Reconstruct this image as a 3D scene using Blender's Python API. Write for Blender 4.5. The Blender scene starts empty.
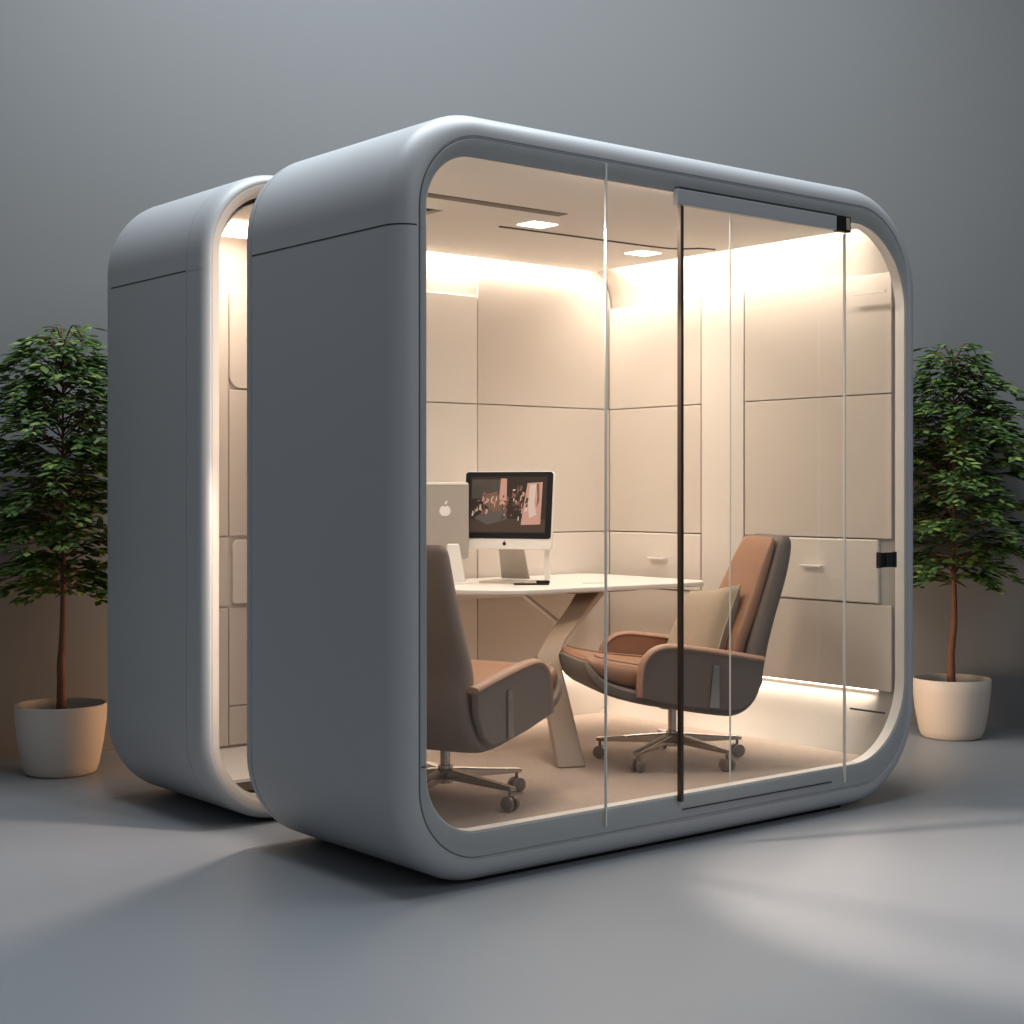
import bpy, bmesh, math, random
from mathutils import Vector, Matrix
random.seed(7)
S = bpy.context.scene
COL = S.collection
PI = math.pi

# ------------------------------------------------------------------ materials
def mat(name, col, rough=.5, metal=0., bump=0., bscale=200., var=0., vscale=3., spec=.5, sheen=0., coat=0.):
    m = bpy.data.materials.new(name); m.use_nodes = True
    nt = m.node_tree; b = nt.nodes['Principled BSDF']
    b.inputs['Roughness'].default_value = rough
    b.inputs['Metallic'].default_value = metal
    b.inputs['Specular IOR Level'].default_value = spec
    b.inputs['Sheen Weight'].default_value = sheen
    b.inputs['Coat Weight'].default_value = coat
    b.inputs['Coat Roughness'].default_value = .15
    tc = nt.nodes.new('ShaderNodeTexCoord')
    no = nt.nodes.new('ShaderNodeTexNoise'); no.inputs['Scale'].default_value = vscale
    no.inputs['Detail'].default_value = 6
    nt.links.new(tc.outputs['Object'], no.inputs['Vector'])
    r = nt.nodes.new('ShaderNodeMixRGB'); r.blend_type = 'MIX'
    r.inputs['Color1'].default_value = (*[c*(1-var) for c in col], 1)
    r.inputs['Color2'].default_value = (*[min(1, c*(1+var)) for c in col], 1)
    nt.links.new(no.outputs['Fac'], r.inputs['Fac'])
    nt.links.new(r.outputs['Color'], b.inputs['Base Color'])
    if var > 0:
        mr = nt.nodes.new('ShaderNodeMapRange')
        mr.inputs['To Min'].default_value = max(0, rough-.07); mr.inputs['To Max'].default_value = min(1, rough+.07)
        nt.links.new(no.outputs['Fac'], mr.inputs['Value']); nt.links.new(mr.outputs['Result'], b.inputs['Roughness'])
    if bump > 0:
        n2 = nt.nodes.new('ShaderNodeTexNoise'); n2.inputs['Scale'].default_value = bscale; n2.inputs['Detail'].default_value = 3
        nt.links.new(tc.outputs['Object'], n2.inputs['Vector'])
        bp = nt.nodes.new('ShaderNodeBump'); bp.inputs['Strength'].default_value = bump; bp.inputs['Distance'].default_value = .002
        nt.links.new(n2.outputs['Fac'], bp.inputs['Height']); nt.links.new(bp.outputs['Normal'], b.inputs['Normal'])
    return m

def emit(name, col, st):
    m = bpy.data.materials.new(name); m.use_nodes = True
    nt = m.node_tree; b = nt.nodes['Principled BSDF']
    b.inputs['Base Color'].default_value = (*col, 1)
    b.inputs['Specular IOR Level'].default_value = .12; b.inputs['Emission Color'].default_value = (*col, 1); b.inputs['Emission Strength'].default_value = st
    return m

def glassm(name, tint=(.97, .985, .98), ior=1.45):
    m = bpy.data.materials.new(name); m.use_nodes = True
    nt = m.node_tree; nt.nodes.clear()
    o = nt.nodes.new('ShaderNodeOutputMaterial'); t = nt.nodes.new('ShaderNodeBsdfTransparent')
    g = nt.nodes.new('ShaderNodeBsdfGlossy'); mx = nt.nodes.new('ShaderNodeMixShader'); f = nt.nodes.new('ShaderNodeMath'); lw = nt.nodes.new('ShaderNodeLayerWeight'); lw.inputs['Blend'].default_value = .5
    pw = nt.nodes.new('ShaderNodeMath'); pw.operation = 'POWER'; pw.inputs[1].default_value = 4.5; nt.links.new(lw.outputs['Facing'], pw.inputs[0])
    f.operation = 'MULTIPLY_ADD'; f.inputs[1].default_value = .9; f.inputs[2].default_value = (ior-1)**2/(ior+1)**2*1.3; nt.links.new(pw.outputs[0], f.inputs[0])
    g.inputs['Roughness'].default_value = .02
    t.inputs['Color'].default_value = (*tint, 1)
    nt.links.new(f.outputs[0], mx.inputs[0]); nt.links.new(t.outputs[0], mx.inputs[1]); nt.links.new(g.outputs[0], mx.inputs[2])
    nt.links.new(mx.outputs[0], o.inputs['Surface'])
    return m

M = dict(
    shell=mat('satin_grey_shell', (.455, .468, .485), .42, var=.03, vscale=2, bump=.02, bscale=900),
    frame=mat('grey_frame', (.37, .385, .403), .42, var=.03, vscale=3),
    seam=mat('dark_seam', (.03, .03, .035), .7),
    lseam=mat('light_seam', (.5, .5, .5), .5),
    cream=mat('cream_fabric_panel', (.60, .535, .475), .8, var=.025, vscale=4, bump=.12, bscale=500),
    cream2=mat('pale_laminate_panel', (.69, .63, .57), .42, var=.02, vscale=3),
    ceil=mat('ceiling_panel', (.80, .76, .71), .75, var=.02, vscale=2),
    carpet=mat('beige_carpet', (.42, .325, .265), .95, var=.16, vscale=60, bump=.7, bscale=260),
    trim=mat('pale_trim', (.78, .74, .70), .4),
    groove=mat('panel_joint', (.12, .095, .075), .8),
    slot=mat('dark_bronze_slot', (.07, .045, .03), .5),
    wood=mat('dark_fascia', (.14, .11, .09), .6),
    bronze=mat('bronze_bar', (.09, .07, .06), .35, metal=.8),
    black=mat('black_plastic', (.010, .010, .011), .45, spec=.18),
    gedge=mat('glass_edge', (.72, .72, .68), .25),
    table=mat('white_tabletop', (.80, .76, .72), .35, var=.01),
    tleg=mat('taupe_powder_coat', (.37, .275, .20), .4, var=.03),
    leather=mat('cognac_leather', (.33, .165, .095), .5, var=.12, vscale=14, bump=.35, bscale=260),
    dleather=mat('tan_piping_leather', (.42, .25, .17), .5, var=.08, vscale=20, bump=.2, bscale=300),
    fabric=mat('taupe_upholstery', (.15, .115, .097), .8, var=.08, vscale=20, bump=.5, bscale=420, sheen=.15),
    lfabric=mat('warm_taupe_upholstery', (.24, .175, .14), .8, var=.08, vscale=20, bump=.5, bscale=420, sheen=.15),
    pillow=mat('olive_linen', (.37, .285, .20), .9, var=.1, vscale=30, bump=.7, bscale=380, sheen=.2),
    piping=mat('pillow_piping', (.42, .34, .24), .8),
    chrome=mat('satin_chrome', (.48, .42, .37), .22, metal=1),
    castermetal=mat('caster_metal', (.30, .24, .20), .35, metal=.7),
    alu=mat('brushed_aluminium', (.50, .45, .40), .38, metal=.35, var=.02),
    white=mat('white_plastic', (.80, .77, .73), .35),
    logo=mat('white_logo', (.85, .83, .80), .3),
    screen=emit('screen_dark', (.030, .021, .017), .5),
    pot=mat('cream_ceramic', (.60, .54, .475), .55, var=.03, vscale=5, bump=.05, bscale=200),
    soil=mat('soil', (.05, .035, .025), .95, var=.3, vscale=60, bump=1, bscale=90),
    bark=mat('reddish_bark', (.17, .075, .045), .75, var=.3, vscale=25, bump=.8, bscale=70),
    floor=mat('polished_concrete', (.262, .28, .304), .42, var=.05, vscale=.9, bump=.03, bscale=40),
    wall=mat('grey_plaster', (.185, .190, .194), .85, var=.035, vscale=1.2, bump=.1, bscale=60),
    led=emit('led_strip', (1, .84, .68), 6.),
    lamp=emit('downlight', (1, .86, .72), 5.),
    glass=glassm('clear_glass'),
    tglass=glassm('tinted_glass', (.35, .45, .43), 1.6),
)
def leafmat():
    m = bpy.data.materials.new('leaf'); m.use_nodes = True
    nt = m.node_tree; b = nt.nodes['Principled BSDF']
    g = nt.nodes.new('ShaderNodeNewGeometry'); r = nt.nodes.new('ShaderNodeValToRGB')
    e = r.color_ramp.elements
    e[0].position = 0; e[0].color = (.028, .06, .016, 1)
    e[1].position = 1; e[1].color = (.38, .50, .15, 1)
    x = e.new(.6); x.color = (.09, .17, .045, 1)
    x = e.new(.87); x.color = (.24, .36, .09, 1)
    nt.links.new(g.outputs['Random Per Island'], r.inputs['Fac']); nt.links.new(r.outputs['Color'], b.inputs['Base Color'])
    b.inputs['Roughness'].default_value = .5
    tr = nt.nodes.new('ShaderNodeBsdfTranslucent'); nt.links.new(r.outputs['Color'], tr.inputs['Color'])
    mx = nt.nodes.new('ShaderNodeMixShader'); mx.inputs[0].default_value = .35
    nt.links.new(b.outputs[0], mx.inputs[1]); nt.links.new(tr.outputs[0], mx.inputs[2])
    nt.links.new(mx.outputs[0], nt.nodes['Material Output'].inputs['Surface'])
    return m
M['leaf'] = leafmat()

# ------------------------------------------------------------------ helpers
def obj(name, verts, faces, m, parent=None, smooth=False, bev=0., sub=0, bseg=3, solid=0.):
    me = bpy.data.meshes.new(name); me.from_pydata([tuple(v) for v in verts], [], faces); me.update()
    bm = bmesh.new(); bm.from_mesh(me)
    bmesh.ops.remove_doubles(bm, verts=bm.verts, dist=1e-6)
    bmesh.ops.recalc_face_normals(bm, faces=bm.faces); bm.to_mesh(me); bm.free()
    me.materials.append(M[m] if isinstance(m, str) else m)
    o = bpy.data.objects.new(name, me); COL.objects.link(o)
    if parent: o.parent = parent
    if smooth or bev or sub:
        for p in me.polygons: p.use_smooth = True
    if solid:
        md = o.modifiers.new('s', 'SOLIDIFY'); md.thickness = solid; md.offset = 0
    if bev:
        md = o.modifiers.new('b', 'BEVEL'); md.width = bev; md.segments = bseg; md.limit_method = 'ANGLE'; md.harden_normals = False
        md.angle_limit = math.radians(35)
    if sub:
        md = o.modifiers.new('u', 'SUBSURF'); md.levels = sub; md.render_levels = sub
    if smooth or bev:
        me.shade_smooth() if False else None
        bm = bmesh.new(); bm.from_mesh(me)
        for e in bm.edges:
            if len(e.link_faces) == 2 and e.calc_face_angle(0) > math.radians(38): e.smooth = False
        if not bev and not sub: bm.to_mesh(me)
        bm.free()
        if bev:
            w = o.modifiers.new('w', 'WEIGHTED_NORMAL'); w.keep_sharp = True
    return o

def thing(name, label, cat, loc=(0, 0, 0), rz=0., group=None):
    o = bpy.data.objects.new(name, None); COL.objects.link(o); o.empty_display_size = .1
    o.location = loc; o.rotation_euler = (0, 0, rz); tag(o, label, cat, group); return o
def tag(o, label, cat, group=None):
    o['label'] = label; o['category'] = cat
    if group: o['group'] = group
    return o

def boxg(x0, x1, y0, y1, z0, z1):
    v = [(x, y, z) for x in (x0, x1) for y in (y0, y1) for z in (z0, z1)]
    f = [(0, 1, 3, 2), (4, 6, 7, 5), (0, 4, 5, 1), (2, 3, 7, 6), (0, 2, 6, 4), (1, 5, 7, 3)]
    return v, f
def box(name, b, m, parent=None, bev=0.):
    v, f = boxg(*b); return obj(name, v, f, m, parent, bev=bev)
def merge(*gs):
    V, F = [], []
    for v, f in gs:
        n = len(V); V += list(v); F += [tuple(i+n for i in q) for q in f]
    return V, F
def rrect(x0, x1, z0, z1, rad, n=14):
    """rad: tl,tr,br,bl ; returns closed loop points (x,z), 4*(n+1)"""
    tl, tr, br, bl = rad; P = []
    for cx, cz, r, a0 in ((x0+tl, z1-tl, tl, PI), (x1-tr, z1-tr, tr, PI/2), (x1-br, z0+br, br, 0), (x0+bl, z0+bl, bl, -PI/2)):
        for i in range(n+1):
            a = a0-(PI/2)*i/n; P.append((cx+r*math.cos(a), cz+r*math.sin(a)))
    return P
def strips(loops, closed_u=True, closed_v=False, cap=False):
    n = len(loops[0]); V = [p for l in loops for p in l]; F = []
    L = len(loops)
    for a in range(L if closed_v else L-1):
        b = (a+1) % L
        for i in range(n if closed_u else n-1):
            j = (i+1) % n; F.append((a*n+i, a*n+j, b*n+j, b*n+i))
    if cap: F.append(tuple(range(n))[::-1]); F.append(tuple(range((L-1)*n, L*n)))
    return V, F
def sell(c, U, W, hu, hw, e=4., n=28):
    """superellipse ring about c in axes U,W"""
    c = Vector(c); R = []
    for i in range(n):
        a = 2*PI*i/n; ca, sa = math.cos(a), math.sin(a)
        R.append(c+Vector(U)*hu*math.copysign(abs(ca)**(2/e), ca)+Vector(W)*hw*math.copysign(abs(sa)**(2/e), sa))
    return R
def tubeg(path, r, n=10, W=None, hr=None):
    path = [Vector(p) for p in path]; rings = []
    for i, p in enumerate(path):
        t = (path[min(i+1, len(path)-1)]-path[max(i-1, 0)]).normalized()
        ref = Vector(W) if W else (Vector((0, 0, 1)) if abs(t.z) < .95 else Vector((1, 0, 0)))
        s = t.cross(ref).normalized(); u = s.cross(t).normalized()
        rr = r[i] if isinstance(r, (list, tuple)) else r; h = hr if hr else rr
        rings.append([p+s*rr*math.cos(2*PI*k/n)+u*h*math.sin(2*PI*k/n) for k in range(n)])
    return strips(rings, cap=True)
def smoothpath(pts, k=6):
    pts = [Vector(p) for p in pts]; out = []
    for i in range(len(pts)-1):
        p0 = pts[max(i-1, 0)]; p1 = pts[i]; p2 = pts[i+1]; p3 = pts[min(i+2, len(pts)-1)]
        for j in range(k):
            t = j/k
            out.append(.5*((2*p1)+(p2-p0)*t+(2*p0-5*p1+4*p2-p3)*t*t+(3*p1-p0-3*p2+p3)*t**3))
    out.append(pts[-1]); return out
def cyl(c, r, z0, z1, n=24, r2=None):
    r2 = r if r2 is None else r2
    a = [(c[0]+r*math.cos(2*PI*i/n), c[1]+r*math.sin(2*PI*i/n), z0) for i in range(n)]
    b = [(c[0]+r2*math.cos(2*PI*i/n), c[1]+r2*math.sin(2*PI*i/n), z1) for i in range(n)]
    return strips([a, b], cap=True)
def lathe(prof, n=64):
    return strips([[(r*math.cos(2*PI*i/n), r*math.sin(2*PI*i/n), z) for i in range(n)] for r, z in prof])
def prismxz(poly, y0, y1):
    n = len(poly)
    V = [(x, y0, z) for x, z in poly]+[(x, y1, z) for x, z in poly]
    F = [tuple(range(n)), tuple(range(n, 2*n))[::-1]]+[(i, (i+1) % n, n+(i+1) % n, n+i) for i in range(n)]
    return V, F
def prismxy(poly, z0, z1):
    n = len(poly)
    V = [(x, y, z0) for x, y in poly]+[(x, y, z1) for x, y in poly]
    F = [tuple(range(n)), tuple(range(n, 2*n))[::-1]]+[(i, (i+1) % n, n+(i+1) % n, n+i) for i in range(n)]
    return V, F

# ------------------------------------------------------------------ pod shell
W_, H_ = 2.495, 2.322
RL, RR = .31, .38
def loop(inset, y, rr0=None):
    rl, rr = max(RL-inset, .02), max(RR-inset, .02)
    if rr0: rr = rr0
    return [(x, y, z) for x, z in rrect(inset, W_-inset, inset-.015, H_-inset, (rl, rr, rr, rl), 18)]
def arc(i0, y0, i1, y1, n=8, kind='front'):
    """quarter from outer side face (i0,y0) to end face (i1,y1)"""
    out = []
    for k in range(n+1):
        a = PI/2*k/n; out.append((i0+(i1-i0)*(1-math.cos(a)), y0+(y1-y0)*math.sin(a)))
    return out
def seam_strip(prof, x_side, z, parent, m='seam', h=.0045, name='seam'):
    """thin joint running round the shell side at height z along the (inset,y) profile"""
    V, F = [], []
    for i, (s, y) in enumerate(prof):
        x = s-.0006 if x_side == 0 else W_-s+.0006
        V += [(x, y-.0004, z), (x, y-.0004, z+h)]
        if i: F.append((2*i-2, 2*i-1, 2*i+1, 2*i))
    return obj(name, V, F, m, parent)

pod = thing('office_pod', 'front grey rounded glass office pod, lit inside, with table and two armchairs', 'office pod')
bevel = arc(0, .075, .068, 0., 10)
prof = [(.030, .896), (.022, .896), (.012, .892), (.002, .882), (0, .87), (0, .852), (.004, .851), (.004, .847), (0, .846)] + bevel + \
       [(.072, .0), (.074, .006), (.079, .006), (.079, .06), (.016, .0605), (.016, .888), (.030, .888)]
obj('shell', *strips([loop(i, y) for i, y in prof], closed_v=True), 'shell', pod, smooth=True)
# front frame with opening
OX0, OX1, OZ0, OZ1 = .105, 2.405, .143, 2.185
def oloop(d, y): return [(x, y, z) for x, z in rrect(OX0-d, OX1+d, OZ0-d, OZ1+d, (.17+d, .31+d, .31+d, .19+d), 18)]
fr = [loop(.081, .0515), loop(.081, .003), loop(.083, .001), oloop(.004, .001), oloop(0, .004), oloop(0, .0515)]
obj('frame', *strips(fr, closed_v=True), 'frame', pod, smooth=True)
lin = [oloop(-.001, .008), oloop(-.0035, .008), oloop(-.0035, .050), oloop(-.001, .050)]
obj('inner_trim', *strips(lin, closed_v=True), 'trim', pod, smooth=True)
sp = bevel
seam_strip([(0, .845)]+bevel, 0, 1.953, pod)
seam_strip([(.0, .075)]+bevel[1:], 1, 1.953, pod, 'lseam')
for z, m in ((1.953, 'lseam'), (.36, 'seam')):
    v, f = boxg(.084, OX0-.002, -.0004, .002, z, z+.004); obj('joint', v, f, m, pod)
for z, m in ((1.953, 'lseam'), (.30, 'seam')):
    v, f = boxg(2.374, 2.379, .08, .25, z, z+.007); obj('joint', v, f, 'trim' if m == 'lseam' else m, pod)
# plinth
box('plinth', (.34, 2.08, .06, .80, -.024, .012), 'black', pod)

# interior liner (rounded cross section)
LI = .072
full = rrect(LI, W_-LI, LI, H_-LI, (.20, .215, .215, .20), 12)
right = [(.65, H_-LI)]+full[13:39]+[(.65, LI)]
left = [(.65, LI)]+full[39:]+full[:13]+[(.65, H_-LI)]
def extr(poly, y0, y1): return strips([[(x, y0, z) for x, z in poly], [(x, y1, z) for x, z in poly]], closed_u=False)
obj('side_wall', *extr(right, .062, 1.715), 'cream', pod, smooth=True, solid=.01)
obj('side_wall', *extr(left, .062, .89), 'cream', pod, smooth=True, solid=.01)
box('back_wall', (.652, 2.425, 1.70, 1.712, .10, 2.245), 'cream', pod)
obj('partition', *prismxz([(.655, .10)]+[p for p in rrect(.08, .9, .09, 2.235, (.2, .02, .02, .2), 8)[27:]+rrect(.08, .9, .09, 2.235, (.2, .02, .02, .2), 8)[:9]]+[(.655, 2.235)], .868, .886), 'cream', pod)
box('partition', (.642, .658, .887, 1.712, .07, 2.232), 'cream', pod)
# wall panels
def wp(x0, x1, y0, y1, z0, z1, m='cream', bev=.003, name='wall_panel'): return box(name, (x0, x1, y0, y1, z0, z1), m, pod, bev)
XR = 2.4125; T = .012
g = .0022
for y0, y1 in ((.066, .838), (1.095, 1.695)):
    wp(XR-T, XR, y0+g, y1-g, 1.557+g/2, 2.032)
    wp(XR-T, XR, y0+g, y1-g, .985, 1.555-g/2)
    wp(XR-T, XR, y0+g, y1-g, .385, .722)
wp(XR-T-.002, XR, .843, 1.09, .385, 2.035, 'cream2')
wp(XR-T-.003, XR, .13, .838-g, .728, .980, 'cream2', .006, 'cabinet_front')
wp(XR-T-.003, XR, 1.095+g, 1.688, .728, .980, 'cream2', .006, 'cabinet_front')
for y0 in (.40, 1.30):
    box('handle', (XR-T-.028, XR-T-.007, y0, y0+.11, .862, .870), 'trim', pod, .002)
YB = 1.699
for x0, x1 in ((.78, 1.30), (1.607, 2.398)):
    wp(x0+g, min(x1-g, 2.385), YB-T, YB, 1.557+g/2, 2.15)
    wp(x0+g, x1-g, YB-T, YB, .985, 1.555-g/2)
    wp(x0+g, x1-g, YB-T-.002, YB, .728, .980, 'cream2')
    wp(x0+g, x1-g, YB-T, YB, .385, .722)
wp(1.303, 1.604, YB-T-.002, YB, 1.557, 2.03, "cream2"); wp(1.303, 1.604, YB-T-.002, YB, .385, 1.553, 'cream2')
# floor + ceiling
fl = [(.10, .076), (2.38, .076), (2.38, 1.698), (.66, 1.698), (.66, .866), (.10, .866)]
obj('floor_slab', *prismxy(fl, .085, .13), 'carpet', pod)
cl = [(.16, .078), (2.262, .078), (2.262, 1.65), (.78, 1.63), (.78, .82), (.16, .82)]
obj('ceiling', *prismxy(cl, 2.192, 2.205), 'ceil', pod)
box('ceiling_slot', (.30, 1.17, .585, .64, 2.1895, 2.1935), 'slot', pod)
for (x, y) in ((1.23, .83), (2.04, 1.09)):
    box('downlight', (x-.06, x+.06, y-.05, y+.05, 2.1885, 2.1935), 'lamp', pod)
obj('ceiling_seam', *tubeg(smoothpath([(1.14, .95, 2.192), (1.5, .94, 2.192), (1.95, .93, 2.192), (2.07, .9, 2.192), (2.13, .84, 2.192), (2.20, .82, 2.192)]), .006, 6), 'slot', pod)
# LED strips in the coves and under the wall panels
box('led_strip', (2.275, 2.283, .10, 1.66, 2.204, 2.208), 'led', pod)
box('led_strip', (.80, 2.26, 1.672, 1.680, 2.204, 2.208), 'led', pod)
box('led_strip', (2.406, 2.411, .14, 1.67, .380, .384), 'led', pod)
box('led_strip', (.80, 2.36, 1.688, 1.696, .375, .382), 'led', pod)

def rectclip(xa, xb, d=.0):
    """piece of the glazing outline between xa and xb"""
    P = rrect(.086, W_-.086, .086, H_-.086, (RL-.08, RR-.08, RR-.08, RL-.08), 14)
    out = []
    n = len(P)
    for i in range(n):
        p, q = P[i], P[(i+1) % n]
        if xa <= p[0] <= xb: out.append(p)
        for c in sorted((xa, xb), key=lambda c: abs(c-p[0])):
            if (p[0]-c)*(q[0]-c) < 0:
                t = (c-p[0])/(q[0]-p[0]); out.append((c, p[1]+t*(q[1]-p[1])))
    return out
def pane(name, xa, xb, y, m='glass'):
    P = rectclip(xa, xb); return obj(name, [(x, y, z) for x, z in P], [tuple(range(len(P)))], m, pod)
pane('glass_pane', .08, .8125, -.004); pane('glass_pane', .8175, 1.146, -.004); pane('glass_pane', 2.024, 2.40, -.004)
obj('glass_door', [(1.156, -.008, .10), (2.018, -.008, .10), (2.018, -.008, 2.135), (1.156, -.008, 2.135)], [(0, 1, 2, 3)], 'glass', pod)
obj('glass_pane', [(1.468, .055, .14), (2.36, .055, .14), (2.36, .055, 2.185), (1.468, .055, 2.185)], [(0, 1, 2, 3)], 'glass', pod)
box('glass_edge', (.8125, .8175, -.009, -.0005, .088, H_-.088), 'gedge', pod)
box('glass_edge', (2.018, 2.0225, -.012, -.0005, .088, 2.13), 'gedge', pod)
box('glass_edge', (1.4665, 1.469, .054, .06, .14, 2.185), 'gedge', pod)
box('door_bar', (1.143, 1.157, -.022, -.002, .128, 2.134), 'bronze', pod, .003)
box('door_rail', (1.125, 1.955, -.024, -.0015, 2.136, 2.188), 'frame', pod, .002)
box('rail_cap', (1.135, 1.955, -.022, -.0015, 2.1885, 2.196), 'seam', pod)
h = box('door_hinge', (1.958, 2.032, -.028, -.0015, 2.134, 2.192), 'black', pod, .002)
box('hinge_plate', (2.004, 2.022, -.031, -.0285, 2.142, 2.186), 'alu', h)
lk = box('door_lock', (2.222, 2.31, -.022, -.0045, .882, .938), 'black', pod, .003)
box('lock_plate', (2.243, 2.288, -.026, -.0225, .886, .934), 'tglass', lk)
box('lock_edge', (2.212, 2.221, -.02, -.0045, .88, .94), 'bronze', lk)
box('lock_edge', (2.3105, 2.318, -.02, -.0045, .88, .94), 'bronze', lk)
box('door_sill', (1.17, 1.95, -.006, -.0003, .096, .099), 'seam', pod)

# ------------------------------------------------------------------ rear pod
rear = thing('rear_pod', 'grey rear pod module half hidden behind the front pod, glow in the gap', 'office pod')
rp = [(.036, 1.20), (.034, 1.182), (.030, 1.180)] + arc(0, 1.235, .030, 1.180, 8)[::-1][1:] + \
     [(0, 1.306), (.004, 1.307), (.004, 1.311), (0, 1.312), (0, 1.95), (.008, 1.98), (.03, 1.995), (.045, 1.998), (.040, 1.990), (.030, 1.97), (.016, 1.95), (.016, 1.225), (.034, 1.22)]
obj('shell', *strips([loop(i, y) for i, y in rp], closed_v=True), 'shell', rear, smooth=True)
t2 = [(.0345, 1.1815), (.055, 1.1815), (.064, 1.188), (.066, 1.21), (.076, 1.213), (.076, 1.219), (.05, 1.219)]
obj('inner_trim', *strips([loop(i, y, .21) for i, y in t2], closed_v=True), 'cream', rear, smooth=True)
seam_strip([(0, 1.93), (0, 1.313)], 0, 1.955, rear)
seam_strip([(0, 1.306)]+arc(0, 1.235, .030, 1.180, 8), 0, 1.955, rear, 'lseam', .005)
full2 = [(x, z) for x, z in rrect(.068, .64, .064, 2.222, (RL-.078, .02, .02, RL-.078), 12)]
obj('side_wall', *extr(full2[26+12:]+full2[:14], 1.217, 1.913), 'cream', rear, smooth=True, solid=.006)
obj('back_wall', *prismxz(rrect(.05, W_-.05, .05, H_-.05, (RL-.05, RR-.05, RR-.05, RL-.05), 10), 1.915, 1.935), 'cream', rear)
obj('rear_cover', *prismxz(rrect(.05, W_-.05, .05, H_-.05, (RL-.05, RR-.05, RR-.05, RL-.05), 10), 1.975, 1.985), 'shell', rear)
flr = prismxy([(.13, 1.27), (.635, 1.27), (.635, 1.912), (.13, 1.912)], .118, .13)
obj('floor_slab', *flr, 'cream2', rear)
box('floor_fascia', (.14, .635, 1.275, 1.29, .085, .117), 'wood', rear)
for b in ((.10, .494, 1.90, 1.914, .99, 1.953), (.10, .494, 1.90, 1.914, .705, .984), (.10, .494, 1.90, 1.914, .14, .698), (.498, .63, 1.90, 1.914, .99, 1.585), (.498, .63, 1.90, 1.914, .30, .698), (.498, .63, 1.90, 1.914, .14, .297)):
    box('wall_panel', b, 'cream', rear, .004)
obj('wall_panel', *prismxz(rrect(.498, .63, 1.592, 1.98, (.002, .002, .002, .05), 6), 1.897, 1.914), 'cream', rear, bev=.003)
obj('wall_panel', *prismxz(rrect(.51, .63, .715, .975, (.03, .002, .002, .012), 6), 1.893, 1.914), 'cream2', rear, bev=.003)
box('ceiling_light', (.22, .60, 1.62, 1.86, 2.196, 2.206), 'led', rear, .004)
box('plinth', (.34, 2.05, 1.3, 1.9, -.024, .012), 'black', rear)

# ------------------------------------------------------------------ table
tb = thing('meeting_table', 'white table with rounded corners on a slanted taupe leg, against the back wall', 'table', (1.5, 1.2, .13))
tp = []
cor = [((1.03, 1.19), (1.10, 1.0), (1.28, .925)), ((2.12, .875), (2.25, .875), (2.255, .99)), ((2.255, 1.55), (2.255, 1.67), (2.16, 1.675)), ((1.12, 1.675), (.98, 1.675), (.99, 1.50))]
for a, b, c in cor:
    for k in range(11):
        t = k/10; tp.append(tuple((1-t)**2*a[i]+2*t*(1-t)*b[i]+t*t*c[i] for i in (0, 1)))
def rel(o, t):  # keep world placement
    o.location = -t.location; return o
o = obj('tabletop', *prismxy(tp, .768, .79), 'table', tb, bev=.006); rel(o, tb)
def bar(a, b, wa, wb, th, side):
    a, b, s = Vector(a), Vector(b), Vector(side).normalized()
    t = (b-a).normalized(); n = t.cross(s).normalized()
    V = []
    for p, w in ((a, wa), (b, wb)):
        for i, j in ((-1, -1), (1, -1), (1, 1), (-1, 1)): V.append(p+s*w/2*i+n*th/2*j)
    return V, [(0, 1, 2, 3), (7, 6, 5, 4), (0, 4, 5, 1), (1, 5, 6, 2), (2, 6, 7, 3), (3, 7, 4, 0)]
kn = Vector((1.335, .90, .53))
sd = (.9, -.43, 0)
def leggeo():
    sv = Vector(sd).normalized(); R = []
    for p, w, th, n in (((1.745, 1.08, .7675), .105, .06, (-.35, -.2, 1)), ((1.60, 1.015, .685), .092, .05, (-.6, -.28, .75)), ((1.40, .928, .57), .09, .046, (-.6, -.28, .75)),
                        (kn, .092, .05, (-.2, -.8, .12)), ((1.322, .85, .44), .092, .045, (0, -1, 0)), ((1.285, .70, .131), .112, .045, (0, -1, .0))):
        p = Vector(p); nn = Vector(n); nn = (nn-sv*nn.dot(sv)).normalized()
        R.append([p+sv*w/2*i+nn*th/2*j for i, j in ((-1, -1), (1, -1), (1, 1), (-1, 1))])
    return strips(R, cap=True)
o = obj('leg', *leggeo(), 'tleg', tb, bev=.008); rel(o, tb)
o = obj('strut', *bar((1.44, 1.20, .767), (1.52, 1.02, .63), .02, .02, .02, sd), 'alu', tb, bev=.003); rel(o, tb)
o = box('mount_plate', (1.55, 1.9, .98, 1.25, .758, .7675), 'tleg', tb); rel(o, tb)
o = box('wall_bracket', (1.0, 2.1, 1.66, 1.683, .70, .7675), 'trim', tb); rel(o, tb)

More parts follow.
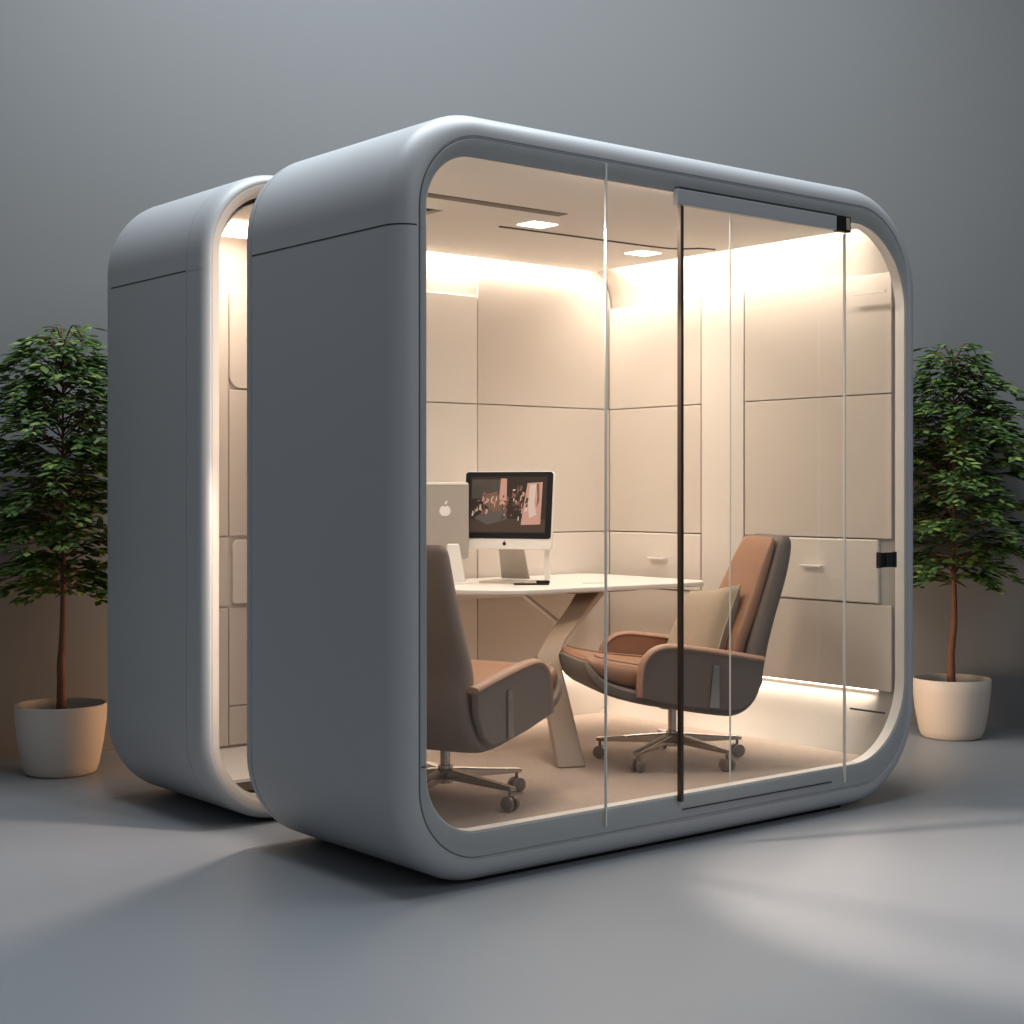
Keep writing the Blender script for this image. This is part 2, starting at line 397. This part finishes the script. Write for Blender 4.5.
# ------------------------------------------------------------------ chairs
def make_chair(label, loc, rz, outer='fabric', lean=1.):
    t = thing('office_armchair', label, 'armchair', loc, rz, 'office armchairs in the pod')
    Y = (0, 1, 0)
    # shell under the seat and behind the back: one swept J
    js = [(.400, .415, .20, .012), (.385, .375, .235, .022), (.34, .325, .25, .026), (.22, .285, .262, .028), (.05, .255, .268, .03), (-.10, .235, .268, .034),
          (-.165, .24, .265, .042), (-.215, .28, .26, .046), (-.24, .35, .255, .046),
          (-.268, .46, .24, .045), (-.31, .58, .215, .044), (-.358, .70, .19, .042), (-.388, .79, .175, .038), (-.403, .85, .165, .030), (-.404, .872, .15, .016)]
    def sweep(js, e=4.5, n=32):
        js = [(a if b < .36 or a > -.1 else -.21+(a+.21)*lean, b, c, d) for a, b, c, d in js]
        js2 = smoothpath([(a, b, 0) for a, b, c, d in js], 3); ws = smoothpath([(c, d, 0) for a, b, c, d in js], 3)
        R = []
        for i, p in enumerate(js2):
            tt = (js2[min(i+1, len(js2)-1)]-js2[max(i-1, 0)]).normalized(); nn = Vector((-tt.y, 0, tt.x))
            R.append(sell((p.x, 0, p.y), Y, nn, ws[i].x, ws[i].y, e, n))
        return strips(R, cap=True)
    obj('shell', *sweep(js), outer, t, smooth=True)
    seat = [(.392, .425, .19, .010), (.372, .405, .225, .03), (.31, .372, .232, .048), (.18, .345, .232, .056), (.0, .325, .232, .058), (-.14, .315, .232, .052), (-.22, .32, .225, .03)]
    st = obj('seat', *sweep(seat, 3.5), 'leather', t, smooth=True)
    for s in (-1, 1):
        obj('seam', *tubeg(smoothpath([(.37, s*.20, .437), (.31, s*.205, .420), (.18, s*.207, .398), (0, s*.207, .380), (-.14, s*.207, .364)]), .0035, 6), 'dleather', st)
    back = [(-.15, .33, .215, .02), (-.178, .40, .222, .036), (-.200, .48, .215, .036), (-.246, .58, .200, .034), (-.296, .70, .177, .030), (-.330, .79, .162, .024), (-.352, .845, .152, .016), (-.358, .866, .135, .006)]
    obj('backrest', *sweep(back, 4), 'leather', t, smooth=True)
    pts = [(.215, .285), (.215, .33), (.205, .40), (.18, .44), (.14, .462), (.08, .465), (-.05, .448), (-.16, .430), (-.262, .412)]
    top = smoothpath([(a, 0, b) for a, b in pts], 5)
    low = [(-.262, .412), (-.255, .33), (-.22, .265), (-.17, .232), (-.08, .232), (.06, .252)]
    poly = [(p.x, p.z) for p in top]+low[1:]
    cx = sum(p[0] for p in poly)/len(poly); cz = sum(p[1] for p in poly)/len(poly)
    for s in (-1, 1):
        y0 = s*.268; y1 = s*.292
        a = obj('armrest', *prismxz(poly, min(y0, y1), max(y0, y1)), outer, t, bev=.006)
        inn = [(cx+(x-cx)*.95, cz+(z-cz)*.95+.004) for x, z in poly]
        ys = sorted((s*.2555, s*.2675)); obj('inner_pad', *prismxz(inn, *ys), 'leather', a, bev=.005)
        path = [(p.x, s*.274, p.z+.004) for p in top]
        obj('arm_rim', *tubeg(path, .026, 14, W=(0, 0, 1), hr=.011) if False else tubeg([Vector(q) for q in path], .024, 14, W=(.35, 0, 1), hr=.012), 'dleather', a, smooth=True)
        ys = sorted((s*.2925, s*.300)); obj('bracket', *prismxz([(-.085, .242), (-.045, .245), (-.06, .40), (-.085, .40)], *ys), 'chrome', a, bev=.002)
    c = obj('column', *merge(cyl((0, 0), .017, .09, .235), cyl((0, 0), .026, .06, .12), cyl((0, 0), .05, .205, .222)), 'chrome', t, smooth=True)
    for k in range(5):
        a = math.radians(45+72*k); d = Vector((math.cos(a), math.sin(a), 0)); s = Vector((-d.y, d.x, 0))
        V = []
        for q, w, z0, z1 in ((.02, .020, .075, .11), (.16, .017, .070, .094), (.30, .013, .066, .080)):
            V += [d*q+s*w+Vector((0, 0, z0)), d*q-s*w+Vector((0, 0, z0)), d*q-s*w+Vector((0, 0, z1)), d*q+s*w+Vector((0, 0, z1))]
        F = [(0, 1, 2, 3), (11, 10, 9, 8)]+[(j*4+i, j*4+(i+1) % 4, j*4+4+(i+1) % 4, j*4+4+i) for j in (0, 1) for i in range(4)]
        lg = obj('base_leg', V, F, 'chrome', t, bev=.004)
        cs = []
        for sg in (-1, 1):
            n = 20; ring = []
            for yy, rr in ((.006, .020), (.008, .0245), (.020, .0245), (.022, .020)):
                ring.append([d*.285+s*sg*yy+Vector((0, 0, .0255))+(d*math.cos(2*PI*i/n)+Vector((0, 0, 1))*math.sin(2*PI*i/n))*rr for i in range(n)])
            cs.append(strips(ring, cap=True))
        cs.append(tubeg([d*.285+Vector((0, 0, .03)), d*.285+Vector((0, 0, .068))], .006, 8))
        obj('caster', *merge(*cs), 'castermetal', lg, smooth=True)
    return t
c1 = make_chair('brown armchair right of the table, facing left, holding an olive cushion', (1.675, .55, .13), math.atan2(.45, -.89))
c2 = make_chair('taupe armchair seen from behind at the left end of the pod', (.545, .50, .13), math.radians(20), 'lfabric', .2)
# cushion on the right chair
def cushion():
    n = 22; V = []; F = []
    for sg in (1, -1):
        for i in range(n+1):
            for j in range(n+1):
                u, v = i/n*2-1, j/n*2-1
                pin = 1-.09*(1-abs(u)**2)*(abs(v)**3) ; pin2 = 1-.09*(1-abs(v)**2)*(abs(u)**3)
                th = ((1-u**4)*(1-v**4))**.55
                V.append((sg*.062*th+.004*math.sin(5*u+3*v)*th, u*.195*pin2, v*.19*pin))
    m1 = (n+1)**2
    for s in (0, 1):
        for i in range(n):
            for j in range(n):
                a = s*m1+i*(n+1)+j; q = (a, a+1, a+n+2, a+n+1); F.append(q if s else q[::-1])
    return V, F
cu = thing('cushion', 'square olive linen cushion leaning on the backrest of the right armchair', 'cushion')
fd = Vector((-.89, .45, 0)).normalized()
cu.location = Vector((1.675, .55, .13))+fd*(-.115)+Vector((0, 0, .495)); cu.location += Vector((0, 0, 0))
cu.rotation_euler = (Matrix.Rotation(math.atan2(.45, -.89)+.12, 4, 'Z')@Matrix.Rotation(math.radians(-24), 4, 'Y')@Matrix.Rotation(math.radians(8), 4, 'X')).to_euler()
obj('cover', *cushion(), 'pillow', cu, smooth=True)
pp = []
for k in range(72):
    a = 2*PI*k/72
    ca, sa = math.cos(a), math.sin(a); e = .22
    u = math.copysign(abs(ca)**e, ca); v = math.copysign(abs(sa)**e, sa)
    pp.append((0, u*.195*(1-.09*(1-u*u)*0-.09*(1-v*v)*abs(u)**3), v*.19*(1-.09*(1-u*u)*abs(v)**3)))
pp.append(pp[0]); obj('piping', *tubeg(pp, .004, 6, W=(1, 0, 0)), 'piping', cu, smooth=True)

# ------------------------------------------------------------------ computers
def facing(n2):  # rotation z such that local -Y faces direction n2
    return math.atan2(n2[1], n2[0])+PI/2
fwd = Vector((.632, .775, 0)); rgt = Vector((.775, -.632, 0))
tilt = math.radians(-7)
def scr(name, verts, faces, m, parent, **k):
    o = obj(name, verts, faces, m, parent, **k); o.location = (0, 0, .30); o.rotation_euler = (tilt, 0, 0); return o
mon = thing('desktop_computer', 'black and white desktop computer with lit screen of pictures, facing out', 'computer', (1.492, 1.33, .79),
            facing((-fwd*math.cos(.38)-rgt*math.sin(.38))[:2]))
def rp3(x0, x1, z0, z1, r, y0, y1, n=6): return prismxz(rrect(x0, x1, z0, z1, (r,)*4, n), y0, y1)
mon.scale = (1.07, 1, 1.03)
body = scr('body', *rp3(-.186, .186, -.165, .152, .014, -.004, .018), 'white', mon, bev=.003)
bz = scr('bezel', *rp3(-.1835, .1835, -.122, .1495, .012, -.0065, -.0042), 'black', mon)
scr('display', *rp3(-.160, .160, -.100, .130, .002, -.0078, -.0066), 'screen', mon)
def em(n, c, s=.6): 
    if n not in M: M[n] = emit(n, c, s)
    return n
# picture on the display: groups of pale figures round a grey table on a dark floor
V, F, mats, mi = [], [], [], []
def ppoly(pts, m, lay=0):
    if m not in mats: mats.append(m)
    n = len(V)
    for x, z in pts: V.append((x*.94, -.0082-.0003*lay, z*.93+.003))
    F.append(tuple(range(n, n+len(pts)))); mi.append(mats.index(m))
dk = em('px_dark', (.055, .045, .038)); gy = em('px_grey', (.075, .066, .058)); br = em('px_brown', (.13, .075, .05))
pk = em('px_pink', (.36, .21, .17)); wh = em('px_white', (.42, .34, .30)); rd = em('px_red', (.20, .07, .05)); flr_ = em('px_floor', (.05, .033, .026))
ppoly([(-.168, -.106), (.168, -.106), (.168, -.05), (-.168, -.05)], flr_)
ppoly([(-.150, -.045), (-.09, -.075), (.0, -.05), (-.01, .0), (-.08, .0)], gy, 1)
ppoly([(-.165, .125), (-.02, .125), (-.02, .04), (-.165, .04)], dk, 0)
ppoly([(-.10, .06), (-.05, .07), (-.02, .0), (-.06, -.02), (-.11, .02)], br, 2)
ppoly([(-.035, .128), (-.008, .128), (-.005, .03), (-.04, .03)], pk, 2)
ppoly([(.085, .108), (.152, .112), (.148, -.072), (.062, -.075), (.07, .0)], pk, 3)
ppoly([(.097, .10), (.125, .104), (.118, .02), (.13, -.03), (.098, -.045), (.09, .02)], wh, 4)
ppoly([(.125, .105), (.137, .106), (.14, .03), (.128, .0), (.131, .05)], br, 5)
rr = random.Random(3)
for k in range(80):
    u = rr.random()
    x = rr.gauss(-.12, .02) if k % 5 == 0 else (rr.gauss(-.025, .018) if k % 5 < 2 else (rr.gauss(.045, .02) if k % 5 < 4 else rr.gauss(-.07, .03)))
    z = rr.gauss(.0, .028) if k % 5 < 2 else (rr.gauss(.03, .038) if k % 5 < 4 else rr.gauss(.035, .022))
    x = max(-.16, min(.085, x)); z = max(-.06, min(.10, z))
    w, hh = rr.uniform(.003, .009), rr.uniform(.004, .014)
    ppoly([(x-w, z-hh), (x+w*.4, z-hh*.9), (x+w, z+hh*.5), (x-w*.2, z+hh)], rr.choice([wh, pk, br, dk, dk, rd, pk]), 6+k*.02)
for k in range(4): ppoly([(-.16, .118-k*.006), (-.11, .118-k*.006), (-.11, .120-k*.006), (-.16, .120-k*.006)], gy, 2)
me = bpy.data.meshes.new('screen_picture'); me.from_pydata(V, [], F)
for m in mats: me.materials.append(M[m])
for p, k in zip(me.polygons, mi): p.material_index = k
o = bpy.data.objects.new('screen_picture', me); COL.objects.link(o); o.parent = mon; o.location = (0, 0, .30); o.rotation_euler = (tilt, 0, 0)
# chin logo
def applelogo(sc, x0, z0, y, th, bite=True):
    P = []
    for k in range(60):
        a = 2*PI*k/60-PI/2
        r = 1+.06*math.cos(2*a)
        x = .82*r*math.cos(a); z = r*math.sin(a)*.92
        if z > .3: z -= .22*math.exp(-(x/.22)**2)
        if z < -.3: z += .12*math.exp(-(x/.2)**2); x *= 1-.18*(-z-.3)
        if bite:
            dx, dz = x-1.02, z-.12; d = math.hypot(dx, dz)
            if d < .36: x = 1.02+dx/d*.36; z = .12+dz/d*.36
        P.append((x0+x*sc, z0+z*sc))
    leaf = []
    for k in range(16):
        a = 2*PI*k/16; u = math.cos(a)*.36; v = math.sin(a)*.15
        leaf.append((x0+sc*(.16+u*.5-v*.86), z0+sc*(1.28+u*.86+v*.5)))
    return merge(prismxz(P, y, y+th), prismxz(leaf, y, y+th))
scr('logo', *applelogo(.0085, -.008, -.143, -.0055, .0012), 'black', mon)
stand = obj('stand', *merge(bar((.0, .012, .20), (.0, .085, .012), .10, .12, .006, (1, 0, 0)), boxg(-.095, .095, -.075, .095, 0, .008)), 'alu', mon, bev=.002)
obj('support', *merge(boxg(.150, .172, .0, .012, .0, .15)), 'white', mon, bev=.002)

mon2 = thing('desktop_computer', 'silver desktop computer seen from behind, pale fruit logo on its back', 'computer', (1.245, 1.50, .79),
             facing((-fwd*math.cos(.12)+rgt*math.sin(.12))[:2]))
b2 = obj('body', *rp3(-.24, .135, .10, .420, .014, -.008, .010), 'alu', mon2, bev=.004)
obj('screen', *rp3(-.23, .125, .115, .41, .01, .0105, .013), 'black', mon2)
obj('edge_highlight', *boxg(-.235, .13, -.0105, -.0085, .409, .4165), 'white', mon2)  # white strip stands in for the highlight along the top edge
obj('logo', *applelogo(.027, .035, .300, -.0105, .002, False), 'logo', mon2)
obj('stand', *prismxz([(.030, .0), (.118, .0), (.088, .165), (.040, .165)], -.07, -.045), 'white', mon2, bev=.006)
obj('stand_foot', *merge(boxg(.03, .125, -.10, .02, 0, .006)), 'white', mon2, bev=.002)
kb = thing('desk_gadget', 'thin black gadget with raised right end lying on the white table', 'gadget', (1.47, 1.15, .79), math.radians(-36))
obj('body', *prismxz(rrect(-.075, .07, 0.0005, .007, (.003,)*4, 4), -.018, .018), 'black', kb, bev=.002)
obj('cap', *prismxz(rrect(.018, .072, .0072, .018, (.004,)*4, 4), -.016, .016), 'black', kb, bev=.002)

# ------------------------------------------------------------------ potted trees
def make_tree(label, loc, seed, rz, topz, rt, kink, pot_h=.305, sc=1.):
    R = random.Random(seed)
    t = thing('potted_tree', label, 'potted tree', loc, rz, 'potted trees beside the pods')
    pr = .187*sc
    prof = [(.0, 0), (pr*.70, 0), (pr*.77, .01), (pr*.83, .04), (pr*.93, .14), (pr*.985, .23), (pr, pot_h), (pr*.985, pot_h+.004), (pr*.95, pot_h+.002), (pr*.94, pot_h-.05), (0.0, pot_h-.055)]
    obj('pot', *lathe(prof), 'pot', t, smooth=True)
    obj('soil', *lathe([(0, pot_h-.045), (pr*.6, pot_h-.042), (pr*.945, pot_h-.05)], 40), 'soil', t, smooth=True)
    tr = smoothpath([(0, 0, .24), (.003, 0, .38), (kink*.2, .003, .46), (kink, .005, .56), (kink*1.0, 0, .70), (kink*.7, -.005, .9), (kink*.9, .004, 1.15), (kink*.8, 0, 1.45), (kink*.8, 0, topz-.02)], 6)
    n = len(tr)
    rad = [max(.003, .019*(1-i/(n-1))**.8+.002) for i in range(n)]
    trunk = obj('trunk', *tubeg(tr, rad, 12), 'bark', t, smooth=True)
    gb = []; LV = []; LF = []
    def leaf(p, d, L, w):
        d = d.normalized(); up = Vector((R.gauss(0, .17), R.gauss(0, .17), 1)).normalized()
        s = d.cross(up)
        if s.length < .05: return
        s.normalize(); u = s.cross(d).normalized()
        b = len(LV)
        LV.extend([p, p+d*L*.30+s*w*.8-u*w*.12, p+d*L*.62+s*w*.78-u*w*.15, p+d*L-u*L*.12, p+d*L*.62-s*w*.78-u*w*.15, p+d*L*.30-s*w*.8-u*w*.12, p+d*L*.3+u*w*.16, p+d*L*.62+u*w*.12])
        LF.extend([(b, b+1, b+6), (b+1, b+2, b+7, b+6), (b+2, b+3, b+7), (b+3, b+4, b+7), (b+4, b+5, b+6, b+7), (b+5, b, b+6)])
    zlo, zhi = .74, topz
    NB = 128
    for k in range(NB):
        f = (k+R.random()*.8)/NB; z = zlo+(zhi-zlo)*f**1.05
        # crown outline: widest at 35-45 % height, ragged
        wd = rt*min(1., .62+1.1*f)*(1-max(0, f-.50)/.53)**.55*R.uniform(.62, 1.12)+.03
        a = k*2.39996+R.uniform(-.4, .4)
        base = Vector((kink*.85, 0, z)); rise = R.uniform(-.02, .12)*wd/rt+.04*f
        d = Vector((math.cos(a), math.sin(a), 0))
        P = smoothpath([base, base+d*wd*.45+Vector((0, 0, rise+.02)), base+d*wd*.8+Vector((0, 0, rise*.9)), base+d*wd+Vector((0, 0, rise*.35-.02))], 5)
        gb.append(tubeg(P, [.0035*(1-i/len(P))+.0009 for i in range(len(P))], 5))
        m = max(5, int(wd*44))
        for q in range(m):
            tq = .14+.86*q/(m-1); idx = min(len(P)-2, int(tq*(len(P)-1))); p = P[idx].lerp(P[idx+1], tq*(len(P)-1)-idx)
            sgn = 1 if q % 2 else -1
            side = Vector((-d.y, d.x, 0))*sgn
            tl = R.uniform(.03, .10)*(1-.4*tq)
            td = (d*.55+side).normalized()
            # twig with leaflets
            for w_ in range(R.choice((2, 3, 3, 4))):
                pp_ = p+td*tl*(w_+.4)/3+Vector((0, 0, R.uniform(-.01, .01)))
                dd = (d*R.uniform(.2, 1)+side*R.uniform(.1, 1)*(1 if w_ % 2 else -.4)+Vector((0, 0, R.uniform(-.2, .08))))
                leaf(pp_, dd, R.uniform(.046, .082), R.uniform(.013, .021))
        leaf(P[-1], d+Vector((0, 0, -.2)), .075, .019)
    for k in range(9):
        a = k*2.4; d = Vector((math.cos(a), math.sin(a), R.uniform(-.1, .4))); leaf(Vector((kink*.8, 0, topz-.02-.006*k)), d, .075, .017)
    obj('branches', *merge(*gb), 'bark', t)
    me = bpy.data.meshes.new('crown'); me.from_pydata([tuple(v) for v in LV], [], LF); me.materials.append(M['leaf'])
    o = bpy.data.objects.new('crown', me); COL.objects.link(o); o.parent = t
    return t
GZ = -.024
make_tree('leafy potted tree left of the rear pod, in a shaded cream pot', (.085, 2.61, GZ), 11, 0.3, 1.825, .40, .012, .292, 1.02)
make_tree('leafy potted tree right of the front pod, in a lit cream pot', (3.83, .79, GZ), 29, 2.2, 1.825, .43, -.012, .285)

# ------------------------------------------------------------------ setting
def struct(o): o['kind'] = 'structure'; return o
struct(obj('ground', [(-14, -14, GZ), (14, -14, GZ), (14, 14, GZ), (-14, 14, GZ)], [(0, 1, 2, 3)], 'floor'))
cam0 = Vector((-2.584, -3.693, 0))
def cp(d, l): return cam0+fwd*d+rgt*l
ctrl = [cp(4.2, -9.0), cp(6.15, -4.4), cp(6.95, -2.3), cp(7.72, -.1), cp(7.90, 1.2), cp(7.88, 2.4), cp(7.90, 5.0), cp(7.9, 9.0)]
wpth = smoothpath(ctrl, 8)
wv = strips([[(p.x, p.y, GZ) for p in wpth], [(p.x, p.y, 6.0) for p in wpth]], closed_u=False)
struct(obj('wall', *wv, 'wall', smooth=True, solid=.0))

# ------------------------------------------------------------------ lights
def area(name, loc, target, sx, sy, power, col, spread=180):
    l = bpy.data.lights.new(name, 'AREA'); l.shape = 'RECTANGLE'; l.size = sx; l.size_y = sy; l.energy = power; l.color = col
    l.spread = math.radians(spread)
    o = bpy.data.objects.new(name, l); COL.objects.link(o); o.location = loc
    o.rotation_euler = (Vector(target)-Vector(loc)).to_track_quat('-Z', 'Y').to_euler(); return o
def spot(name, loc, target, power, col, ang, blend, size=.05):
    l = bpy.data.lights.new(name, 'SPOT'); l.energy = power; l.color = col; l.spot_size = math.radians(ang); l.spot_blend = blend; l.shadow_soft_size = size
    o = bpy.data.objects.new(name, l); COL.objects.link(o); o.location = loc
    o.rotation_euler = (Vector(target)-Vector(loc)).to_track_quat('-Z', 'Y').to_euler(); return o
warm = (1, .865, .73); cool = (.88, .95, 1.)
area('softbox_top', (.8, .6, 5.0), (1.0, .9, 0), 3.4, 2.4, 245, cool)
area('softbox_front', (.5, -5.6, 4.2), (.9, -.8, 0), 4., 2., 55, (.92, .96, 1))
# cove lamps
def lamp_strip(name, p, d, sx, sy, power, rot):
    l = bpy.data.lights.new(name, 'AREA'); l.shape = 'RECTANGLE'; l.size = sx; l.size_y = sy; l.energy = power; l.color = warm
    o = bpy.data.objects.new(name, l); COL.objects.link(o); o.location = p; o.rotation_euler = rot; return o
R_ = math.radians
lamp_strip('cove_lamp', (2.279, .86, 2.200), None, .02, 1.50, 9.5, (0, R_(-28), 0))
lamp_strip('cove_lamp', (1.53, 1.672, 2.200), None, 1.46, .02, 11, (R_(20), 0, 0))
lamp_strip('skirting_lamp', (2.395, .90, .372), None, .016, 1.5, 3.2, (0, R_(15), 0))
lamp_strip('skirting_lamp', (1.58, 1.676, .372), None, 1.5, .016, 3.5, (R_(20), 0, 0))
for x, y in ((1.23, .83), (2.04, 1.09)): spot('downlight_lamp', (x, y, 2.18), (x, y, 0), 22, warm, 110, .9, .04)
area('ceiling_lamp', (.8, .45, 2.185), (.8, .45, 0), .9, .25, 16, warm)
area('gap_lamp', (.42, 1.6, 2.19), (.42, 1.5, 0), .3, .3, 5, warm)
area('gap_rim_fill', (.40, 1.0, 1.15), (-.4, 1.25, 1.0), .05, 1.9, .5, (1, .86, .74))  # unseen fill light added in the gap to lighten the rear rim
area('rim_bevel_fill', (.072, .903, 1.15), (.02, 1.20, 1.15), .03, 1.75, 3.0, (1, .88, .78))  # unseen light added behind the front pod, brightens the rear rim's bevel
spot('floor_wedge_fill', (.16, .97, 1.6), (-.85, .96, -.04), 62, (1, .78, .66), 64, .4, .02)  # added spot, throws the wedge of light from the gap onto the floor
# warm lamps behind the pods
area('backlight', (1.1, 2.02, .30), (1.0, 3.0, .25), 1.9, .3, 22, (1, .55, .28))
area('backlight_side', (2.50, 1.2, .30), (4.0, 1.3, .2), .8, .3, 18, (1, .68, .44))
spot('floor_patch_fill', (.79, .13, 2.12), (1.62, -1.12, 0), 260, (1, .79, .68), 54, .45, .02)  # unseen spot added inside the pod for the light patch on the floor

w = bpy.data.worlds.new('World'); S.world = w; w.use_nodes = True
bg = w.node_tree.nodes['Background']; bg.inputs[0].default_value = (.74, .78, .82, 1); bg.inputs[1].default_value = .148

# ------------------------------------------------------------------ camera
cd = bpy.data.cameras.new('camera'); cam = bpy.data.objects.new('camera', cd); COL.objects.link(cam)
cam.location = (-2.584, -3.693, 1.177); cd.sensor_width = 36; cd.lens = 1548/1024*36
cd.shift_y = -(512-490)/1024
cam.rotation_euler = (R_(90), 0, -math.atan2(.632, .775)); cd.clip_end = 100
S.camera = cam
S.render.resolution_x = S.render.resolution_y = 1024
S.view_settings.view_transform = 'Standard'; S.view_settings.look = 'None'; S.view_settings.exposure = 0; S.view_settings.gamma = 1
S.cycles.max_bounces = 10; S.cycles.transparent_max_bounces = 16
